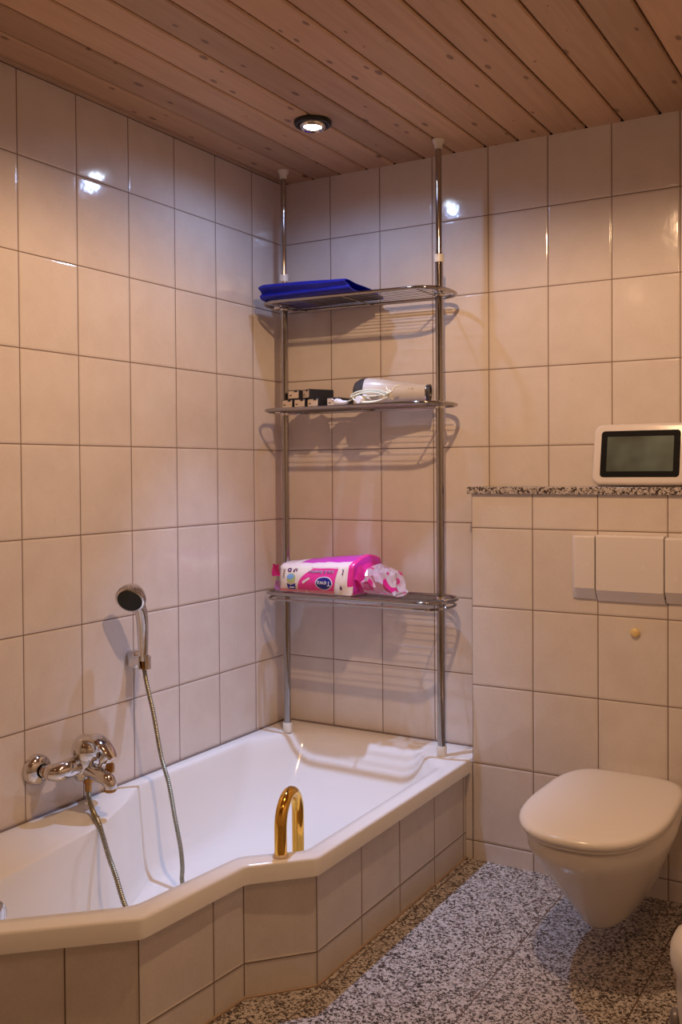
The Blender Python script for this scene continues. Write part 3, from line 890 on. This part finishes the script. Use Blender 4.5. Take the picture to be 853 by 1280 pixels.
# pink shoulder at the right end and the crumpled clear tail
bm = bmesh.new()
secs = []
for k in range(12):
    t = k/11
    x = .452+.118*t
    ry = .075*(1-.35*t); h = (.066*(1-t)**.6+.020+.036*math.sin(t*PI))*(1-.25*t*t)
    cy = -.135-.020*t
    row = []
    for j in range(16):
        a = 2*PI*j/16
        rr = 1+.30*noise.noise(Vector((x*38, math.cos(a)*2.3, math.sin(a)*2.3)))
        z = (.5+.5*math.sin(a))*h*rr
        row.append(Vector((x+.010*noise.noise(Vector((a*2, t*6, 1))), cy+math.cos(a)*ry*rr, z3+max(.001, z))))
    secs.append(row)
loft(bm, secs, False, True)
for f in bm.faces:
    f.material_index = 0
part('crumpled_film', bm, M['film'], tp, smooth_=False)
bm = bmesh.new()
secs = []
for k in range(6):
    t = k/5; x = .412+.062*t; s = 1-.45*t*t
    row = []
    for j in range(14):
        a = 2*PI*j/14; rr = 1+.22*noise.noise(Vector((x*50, math.cos(a)*2, math.sin(a)*2)))
        row.append(Vector((x, -.13+math.cos(a)*.088*s*rr, z3+max(.001, (.5+.5*math.sin(a))*.122*(1-.50*t**1.3)*rr))))
    secs.append(row)
loft(bm, secs, True, True)
part('inner_wrap', bm, simple('deep_pink_film', (.62, .02, .20), .2), tp, smooth_=False)

# ---------------------------------------------------------------- bath mixer with hose
mx = thing('bath_mixer', 'chrome wall-mounted single-lever bath mixer on the left wall above the tub', 'tap', (0.0, -1.075, .45))
MY = -1.075; MZ = .452
for s in (-1, 1):
    fy = MY+s*.095
    bm = bmesh.new()
    lathe(bm, [(.041, .001), (.042, .008), (.0395, .018), (.033, .025), (.022, .029), (.019, .030), (.019, .0)], (0, fy, MZ), (1, 0, 0), 40)
    part('wall_rosette', bm, M['chrome'], mx)
    bm = bmesh.new()
    tube(bm, [(.010, fy, MZ), (.048, fy, MZ)], .0155, 20)
    bmt = part('union', bm, M['chrome'], mx)
    bm = bmesh.new(); tube(bm, [(.046, fy, MZ), (.053, fy+.0, MZ)], .0165, 20)
    part('brass_collar', bm, M['brassold'], mx, bmt)
    bm = bmesh.new()
    tube(bm, catmull([(.052, fy, MZ), (.064, fy-s*.003, MZ), (.076, fy-s*.015, MZ), (.080, fy-s*.040, MZ+.002), (.078, MY+s*.020, MZ+.004)], 6), lambda i: .0205+.0055*min(1, i/16), 24)
    part('side_arm', bm, M['chrome'], mx)
bm = bmesh.new()
# body: lathed barrel around the cartridge axis, tilted toward the room
axm = Vector((.30, 0, .95)).normalized()
lathe(bm, [(0, -.048), (.017, -.047), (.024, -.040), (.029, -.022), (.0315, 0), (.0325, .022), (.031, .026)], (.084, MY, MZ+.004), axm, 36)
part('body', bm, M['chrome'], mx)
# dome and lever
bm = bmesh.new()
dc = Vector((.084, MY, MZ+.004))
lathe(bm, [(.0325, .020), (.040, .026), (.0425, .040), (.0405, .055), (.032, .069), (.018, .0765), (0, .079)], dc, axm, 36)
lv = part('lever_dome', bm, M['chrome'], mx)
bm = bmesh.new()
c0 = dc+axm*.058
secs = []
for k in range(11):
    t = k/10
    p = c0+Vector((.004+.085*t, 0, .014+.016*math.sin(t*PI*.55)-.058*t*t))
    w = .031*(1-.42*t)*(1 if k < 10 else .8); th = .0105*(1-.45*t)
    tan = Vector((.085, 0, .016*math.cos(t*PI*.55)*PI*.55-.116*t)).normalized(); nn = Vector((-tan.z, 0, tan.x))
    secs.append([p+Vector((0, 1, 0))*w*math.cos(a)+nn*th*math.sin(a) for a in [2*PI*j/18 for j in range(18)]])
loft(bm, secs, True, True)
part('lever', bm, M['chrome'], mx, lv)
# spout
bm = bmesh.new()
sp_ = catmull([(.092, MY, MZ-.008), (.115, MY, MZ-.014), (.145, MY, MZ-.020), (.168, MY, MZ-.027), (.178, MY, MZ-.040), (.179, MY, MZ-.050)], 6)
tube(bm, sp_, lambda i: .0225-.0002*i, 24)
s_ob = part('spout', bm, M['chrome'], mx)
bm = bmesh.new(); lathe(bm, [(.0155, 0), (.0165, .001), (.0165, .009), (.013, .012), (0, .011)], (.179, MY, MZ-.048), (0, 0, -1), 24)
part('aerator', bm, M['brassold'], mx, s_ob)
# diverter knob
bm = bmesh.new(); lathe(bm, [(.006, 0), (.006, .012), (.0115, .014), (.013, .022), (.0125, .034), (.009, .037), (0, .0375)], (.135, MY+.005, MZ+.002), (.45, .25, .85), 24)
part('diverter_knob', bm, M['chrome'], mx)
bm = bmesh.new(); lathe(bm, [(.010, 0), (.0135, .002), (.014, .018), (.011, .021), (0, .0215)], (.150, MY+.015, MZ-.006), (.80, .60, .12), 24)
part('diverter_cap', bm, M['brassold'], mx)
# hose outlet
HX, HY = .088, MY+.010
bm = bmesh.new(); lathe(bm, [(.009, 0), (.0125, .001), (.0125, .014), (.0095, .017), (.0090, .036), (.0075, .038), (0, .038)], (HX, HY, MZ-.038), (0, 0, -1), 20)
part('hose_nut', bm, M['brassold'], mx)

# hand shower with its hose
hs = thing('hand_shower', 'chrome hand shower with dark spray face resting in its wall bracket on the left wall', 'shower', (.07, -.86, .70))
A = [(HX, HY, MZ-.070), (.100, -1.072, .352), (.135, -1.092, .332), (.195, -1.130, .322), (.243, -1.148, .262), (.268, -1.148, .213), (.296, -1.138, .129), (.325, -1.10, .060), (.36, -1.03, .036), (.38, -.96, .030), (.34, -.90, .030),
     (.285, -.885, .050), (.250, -.874, .088), (.235, -.856, .122), (.210, -.835, .168), (.175, -.817, .238), (.140, -.803, .330), (.112, -.803, .405), (.095, -.815, .530), (.084, -.830, .620), (.080, -.838, .672)]
P = resample(catmull(A, 10), .0028)
bm = bmesh.new(); tube(bm, P, lambda i: (.0074 if i % 2 else .0054), 10)
part('hose', bm, M['hose'], hs)
bm = bmesh.new(); tube(bm, [(.080, -.838, .668), (.079, -.839, .698)], .0095, 18)
part('hose_nut', bm, M['brassold'], hs)
bm = bmesh.new()
h0 = Vector((.079, -.839, .693)); 
hpth = catmull([h0, h0+Vector((.003, -.003, .04)), h0+Vector((.008, -.009, .085)), h0+Vector((.014, -.018, .125)), h0+Vector((.018, -.030, .158)), h0+Vector((.018, -.045, .184))], 6)
nh = len(hpth)
tube(bm, hpth, lambda i: .0128+.0052*math.sin(i/nh*PI*.6), 22)
part('handle', bm, M['chrome'], hs)
bm = bmesh.new()
hc = Vector((.100, -.905, .888)); ha = Vector((.36, -.80, -.50)).normalized()
lathe(bm, [(0, -.034), (.016, -.032), (.029, -.024), (.038, -.010), (.0405, .002)], hc, ha, 44)
hdm = part('head_shell', bm, M['chrome'], hs)
bm = bmesh.new()
n = 48
prof = [(.0400, .002), (.0415, .004), (.0415, .016), (.0385, .019), (.034, .0195)]
lathe(bm, prof, hc, ha, n)
u = ha.orthogonal().normalized(); w_ = ha.cross(u)
for k in range(36):
    a = 2*PI*k/36; d_ = u*math.cos(a)+w_*math.sin(a)
    tube(bm, [hc+d_*.0415+ha*.003, hc+d_*.0415+ha*.017], .0016, 6)
part('grip_ring', bm, M['chrome'], hs, hdm)
bm = bmesh.new()
lathe(bm, [(.0365, .0185), (.035, .0215), (.018, .0225), (0, .0228)], hc, ha, 40)
for rr, cnt in ((.007, 6), (.015, 12), (.023, 18), (.030, 24)):
    for k in range(cnt):
        a = 2*PI*k/cnt; d_ = u*math.cos(a)+w_*math.sin(a)
        lathe(bm, [(.0014, 0), (.0010, .002), (0, .0022)], hc+d_*rr+ha*.0212, ha, 6)
part('spray_face', bm, M['spray'], hs, hdm)
# wall bracket
br = thing('shower_bracket', 'small chrome wall bracket holding the hand shower', 'bracket', (0, -.800, .690))
bm = bmesh.new(); box(bm, .0005, -.828, .662, .034, -.782, .712, .006, 3)
part('wall_plate', bm, M['chrome'], br)
bm = bmesh.new()
arc = [Vector((.082+.0195*math.cos(a), -.8385+.0195*math.sin(a), 0)) for a in [math.radians(d_) for d_ in range(-40, 271, 12)]]
arc = [p for p in arc]
rin = [Vector((.082+.0135*math.cos(a), -.8385+.0135*math.sin(a), 0)) for a in [math.radians(d_) for d_ in range(-40, 271, 12)]]
lo, hi = .668, .706
prev = None
for a_, b_ in zip(arc, rin):
    q = [bm.verts.new((a_.x, a_.y, lo)), bm.verts.new((a_.x, a_.y, hi)), bm.verts.new((b_.x, b_.y, hi)), bm.verts.new((b_.x, b_.y, lo))]
    if prev:
        for k in range(4): bm.faces.new((prev[k], prev[(k+1) % 4], q[(k+1) % 4], q[k]))
    else: bm.faces.new(q)
    prev = q
bm.faces.new(prev)
part('clip', bm, M['chrome'], br)
bm = bmesh.new(); box(bm, .030, -.832, .672, .070, -.800, .702, .004, 2)
part('arm', bm, M['chrome'], br)

# ---------------------------------------------------------------- flush plate
PW = W
fp = thing('flush_plate', 'off-white three-piece plastic flush plate on the tiled cistern wall', 'flush plate', (1.315, PW, .95))
def plate_piece(x0, x1, rl, rr, z0=.857, z1=1.046):
    bm = bmesh.new()
    # profile in y/z: flat face, bevelled lower band
    prof = [(0, z0+.006), (.006, z0), (.030, z0+.034), (.030, z1-.006), (.024, z1-.001), (0, z1)]
    n = 10; secs = []
    def row(x, k): return [Vector((x, PW-.0005-y*k, z)) for y, z in prof]
    xs = []
    if rl:
        for j in range(6):
            a = j/5*PI/2; xs.append((x0+.020*(1-math.sin(a)) if False else x0+.020*(1-math.cos(a)), math.sin(a)*.92+.08))
        xs[0] = (x0, .30)
    else: xs += [(x0, .93), (x0+.0015, 1.)]
    tail = []
    if rr:
        for j in range(6):
            a = j/5*PI/2; tail.append((x1-.020*(1-math.cos(a)), math.sin(a)*.92+.08))
        tail[0] = (x1, .30); tail = tail[::-1]
    else: tail = [(x1-.0015, 1.), (x1, .93)]
    loft(bm, [row(x, k) for x, k in xs+tail], True, True)
    return bm
part('side_panel', plate_piece(1.140, 1.2135, True, False), M['plate'], fp, angle=30)
part('flush_button', plate_piece(1.2165, 1.4125, False, False, .853, 1.049), M['plate'], fp, angle=30)
part('side_panel', plate_piece(1.4155, 1.490, False, True), M['plate'], fp, angle=30)
bm = bmesh.new(); box(bm, 1.16, PW-.012, .868, 1.47, PW-.0004, 1.04)
part('backing', bm, M['gap'], fp, smooth_=False)
bm = bmesh.new()
lathe(bm, [(.0095, 0), (.0135, .001), (.0140, .005), (.0115, .0085), (.006, .0105), (0, .011)], (1.325, PW-.0003, .765), (0, -1, 0), 28)
tag(obj('wall_plug', bm, M['yellow']), 'small round pale yellow cap on the tiles below the flush plate', 'cap')

# ---------------------------------------------------------------- tablet-like display on the granite shelf
dp = thing('digital_display', 'white rounded display with dark screen leaning against the tiles on the granite shelf', 'display', (1.31, -.055, 1.189))
def rrect(w, h, r, n=8):
    out = []
    for cx, cz, a0 in ((w/2-r, h/2-r, 0), (-w/2+r, h/2-r, PI/2), (-w/2+r, -h/2+r, PI), (w/2-r, -h/2+r, 1.5*PI)):
        for k in range(n+1):
            a = a0+PI/2*k/n; out.append((cx+r*math.cos(a), cz+r*math.sin(a)))
    return out
DW, DH = .285, .188
lean = math.radians(11)
def dm(x, y, z): # local frame: x right, z up on face, y outwards (toward the viewer)
    v = Matrix.Rotation(-lean, 3, 'X') @ Vector((x, -y, z+DH/2))
    return Vector((1.3205+v.x, -.050+v.y, 1.1895+v.z))
bm = bmesh.new()
secs = []
for w, h, y, r in ((DW-.02, DH-.02, 0, .022), (DW-.004, DH-.004, .004, .026), (DW, DH, .012, .027), (DW-.002, DH-.002, .018, .027), (DW-.010, DH-.010, .023, .024), (DW-.022, DH-.022, .0245, .019)):
    secs.append([dm(x, y, z) for x, z in rrect(w, h, r)])
loft(bm, secs, True, True)
part('housing', bm, M['plate'], dp, angle=50)
bm = bmesh.new()
secs = [[dm(x, y, z) for x, z in rrect(w, h, r)] for w, h, y, r in ((.234, .142, .0235, .011), (.2335, .1415, .0252, .011))]
loft(bm, secs, True, True)
part('screen_border', bm, simple('matt_black', (.004, .004, .004), .6, Specular_IOR_Level=.15), dp, smooth_=False)
bm = bmesh.new()
secs = [[dm(x+.000, y, z) for x, z in rrect(w, h, r)] for w, h, y, r in ((.196, .106, .0245, .002), (.196, .106, .0256, .002))]
loft(bm, secs, True, True)
def screen_mat():
    m, nt, b = new_mat('screen_reflection'); L = nt.links  # reflection in the dark screen, painted as a faint mottled glow
    tc = N(nt, 'ShaderNodeTexCoord'); n = N(nt, 'ShaderNodeTexNoise'); n.inputs['Scale'].default_value = 9; n.inputs['Detail'].default_value = 2
    L.new(tc.outputs['Object'], n.inputs['Vector'])
    gr = N(nt, 'ShaderNodeValToRGB'); L.new(n.outputs['Fac'], gr.inputs[0])
    gr.color_ramp.elements[0].position = .35; gr.color_ramp.elements[0].color = (.045, .035, .014, 1)
    gr.color_ramp.elements[1].position = .62; gr.color_ramp.elements[1].color = (.13, .12, .065, 1)
    L.new(gr.outputs[0], b.inputs['Emission Color']); b.inputs['Emission Strength'].default_value = .55
    b.inputs['Base Color'].default_value = (.01, .01, .008, 1); b.inputs['Roughness'].default_value = .4; b.inputs['Specular IOR Level'].default_value = .3
    return m
part('screen', bm, screen_mat(), dp, smooth_=False)

# ---------------------------------------------------------------- toilet
TX = 1.334
wc = thing('toilet', 'white wall-hung toilet with closed lid on the tiled cistern wall', 'toilet', (TX, W, .05))
def dshape(hw, yb, yf, n=44, back=.10, sq=2.5, zb_=0, nar=.90):
    """closed D outline, wide rounded front, narrower straight back; centred on TX"""
    pts = []
    L = yb-yf; ymid = yb-L*.50
    for k in range(n):
        a = 2*PI*k/n
        c, s = math.cos(a), math.sin(a)
        x = math.copysign(abs(c)**(2/sq), c); y = math.copysign(abs(s)**(2/sq), s)
        if s < 0: Y = ymid+y*(ymid-yf); X = x*hw
        else:
            x = math.copysign(abs(c)**(2/4.6), c); y = abs(s)**(2/4.6)
            Y = ymid+y*(yb-ymid); X = x*hw*(1-(1-nar)*(y)**1.6)
        pts.append((TX+X, Y))
    return pts
def ring(hw, yb, yf, z, **k): return [Vector((x, y, z)) for x, y in dshape(hw, yb, yf, **k)]
LZ = .385; LB, LF = -.220, -.787
# bowl
bm = bmesh.new()
Yw = W-.0004
def bring(z, hwf, yf, hwb, sq=2.3, n=48):
    """section of the pan: tapered front lobe joined to a boxy part at the wall"""
    out = []
    for k in range(n):
        a = 2*PI*k/n; c, s = math.cos(a), math.sin(a)
        x = math.copysign(abs(c)**(2/sq), c); y = math.copysign(abs(s)**(2/sq), s)
        t = (1-y)/2                     # 0 at the wall, 1 at the front
        if y > 0: y_ = math.copysign(min(1, abs(s)**(2/5.)), s)
        else: y_ = y
        ym = (Yw+yf)/2; Y = ym+y_*(Yw-ym)
        ws = hwb+(hwf-hwb)*min(1, (Yw-Y)/(Yw-ym)*1.0)
        xx = x if y < 0 else math.copysign(abs(c)**(2/5.), c)
        out.append(Vector((TX+xx*ws, Y, z)))
    return out
secs = [bring(.350, .160, LF+.030, .135), bring(.3485, .172, LF+.018, .143), bring(.343, .176, LF+.014, .146), bring(.316, .176, LF+.017, .144), bring(.306, .173, LF+.022, .141), bring(.285, .164, LF+.040, .130),
        bring(.25, .149, LF+.072, .112), bring(.21, .130, LF+.108, .098), bring(.17, .110, LF+.145, .090), bring(.135, .092, LF+.178, .086), bring(.112, .080, LF+.200, .083),
        bring(.092, .071, LF+.216, .080), bring(.080, .060, LF+.232, .072), bring(.076, .042, LF+.252, .056)]
loft(bm, secs, True, True)
part('bowl', bm, M['ceramic'], wc, angle=60)
# seat ring
bm = bmesh.new()
secs = [ring(0.1680, LB+.004, LF+.014, .3525), ring(0.1710, LB, LF+.009, .355), ring(0.1715, LB, LF+.008, .360), ring(0.1690, LB+.002, LF+.011, .3635)]
loft(bm, secs, True, True)
part('seat', bm, M['seat'], wc, angle=60)
bm = bmesh.new()
secs = [ring(0.1700, LB, LF+.010, .3645), ring(0.1780, LB-.001, LF+.002, .3655), ring(0.1810, LB-.001, LF, .370), ring(0.1805, LB-.002, LF+.0005, .377), ring(0.1770, LB-.005, LF+.004, .382), ring(0.1700, LB-.012, LF+.011, .385),
        ring(.158, LB-.03, LF+.033, .3868), ring(.10, LB-.09, LF+.10, .3885), ring(.04, LB-.2, LF+.2, .3892)]
loft(bm, secs, True, True)
part('lid', bm, M['seat'], wc, angle=60)
for s in (-1, 1):
    bm = bmesh.new()
    tube(bm, [(TX+s*.085-.018, LB+.009, .358), (TX+s*.085+.018, LB+.009, .358)], .008, 14)
    part('hinge', bm, M['seat'], wc)

# ---------------------------------------------------------------- pedal bin
bx_, by_ = 1.715, -.90
bn = thing('waste_bin', 'white round waste bin with domed lid at the right edge in front of the toilet', 'bin', (bx_, by_, 0))
bm = bmesh.new(); lathe(bm, [(.090, 0), (.096, .004), (.101, .02), (.106, .22), (.104, .235), (0, .235)], (bx_, by_, 0), (0, 0, 1), 48)
part('bucket', bm, M['binw'], bn)
bm = bmesh.new(); lathe(bm, [(.106, .226), (.116, .230), (.1185, .245), (.117, .266), (.109, .285), (.092, .297), (.05, .304), (0, .306)], (bx_, by_, 0), (0, 0, 1), 48)
part('lid', bm, M['binw'], bn)
bm = bmesh.new(); lathe(bm, [(.020, 0), (.023, .003), (.022, .010), (.012, .014), (0, .0145)], (bx_-.099, by_-.03, .115), (-.94, -.3, 0), 24)
part('handle_lug', bm, M['greyp'], bn)

# ---------------------------------------------------------------- camera
cam = bpy.data.cameras.new('camera'); co = bpy.data.objects.new('camera', cam); COL.objects.link(co)
f_ = Vector((-.501427, .865025, -.017394)); r_ = Vector((.865195, .501390, -.006707)); u_ = Vector((-.002919, .018412, .999826))
mw = Matrix((( r_.x, u_.x, -f_.x, 2.045), (r_.y, u_.y, -f_.y, -2.926), (r_.z, u_.z, -f_.z, 1.242), (0, 0, 0, 1)))
co.matrix_world = mw
cam.sensor_fit = 'HORIZONTAL'; cam.sensor_width = 36; cam.lens = 1199.3/853*36
cam.shift_x = (426.5-457.854)/853; cam.shift_y = (609.07-640)/853
cam.clip_start = .02
SC.camera = co

w = bpy.data.worlds.new('world'); SC.world = w; w.use_nodes = True
w.node_tree.nodes['Background'].inputs[0].default_value = (.01, .008, .006, 1); w.node_tree.nodes['Background'].inputs[1].default_value = .2
SC.view_settings.view_transform = 'Standard'; SC.view_settings.look = 'None'
SC.view_settings.gamma = 1; SC.view_settings.use_curve_mapping = False
SC.view_settings.exposure = -0.14
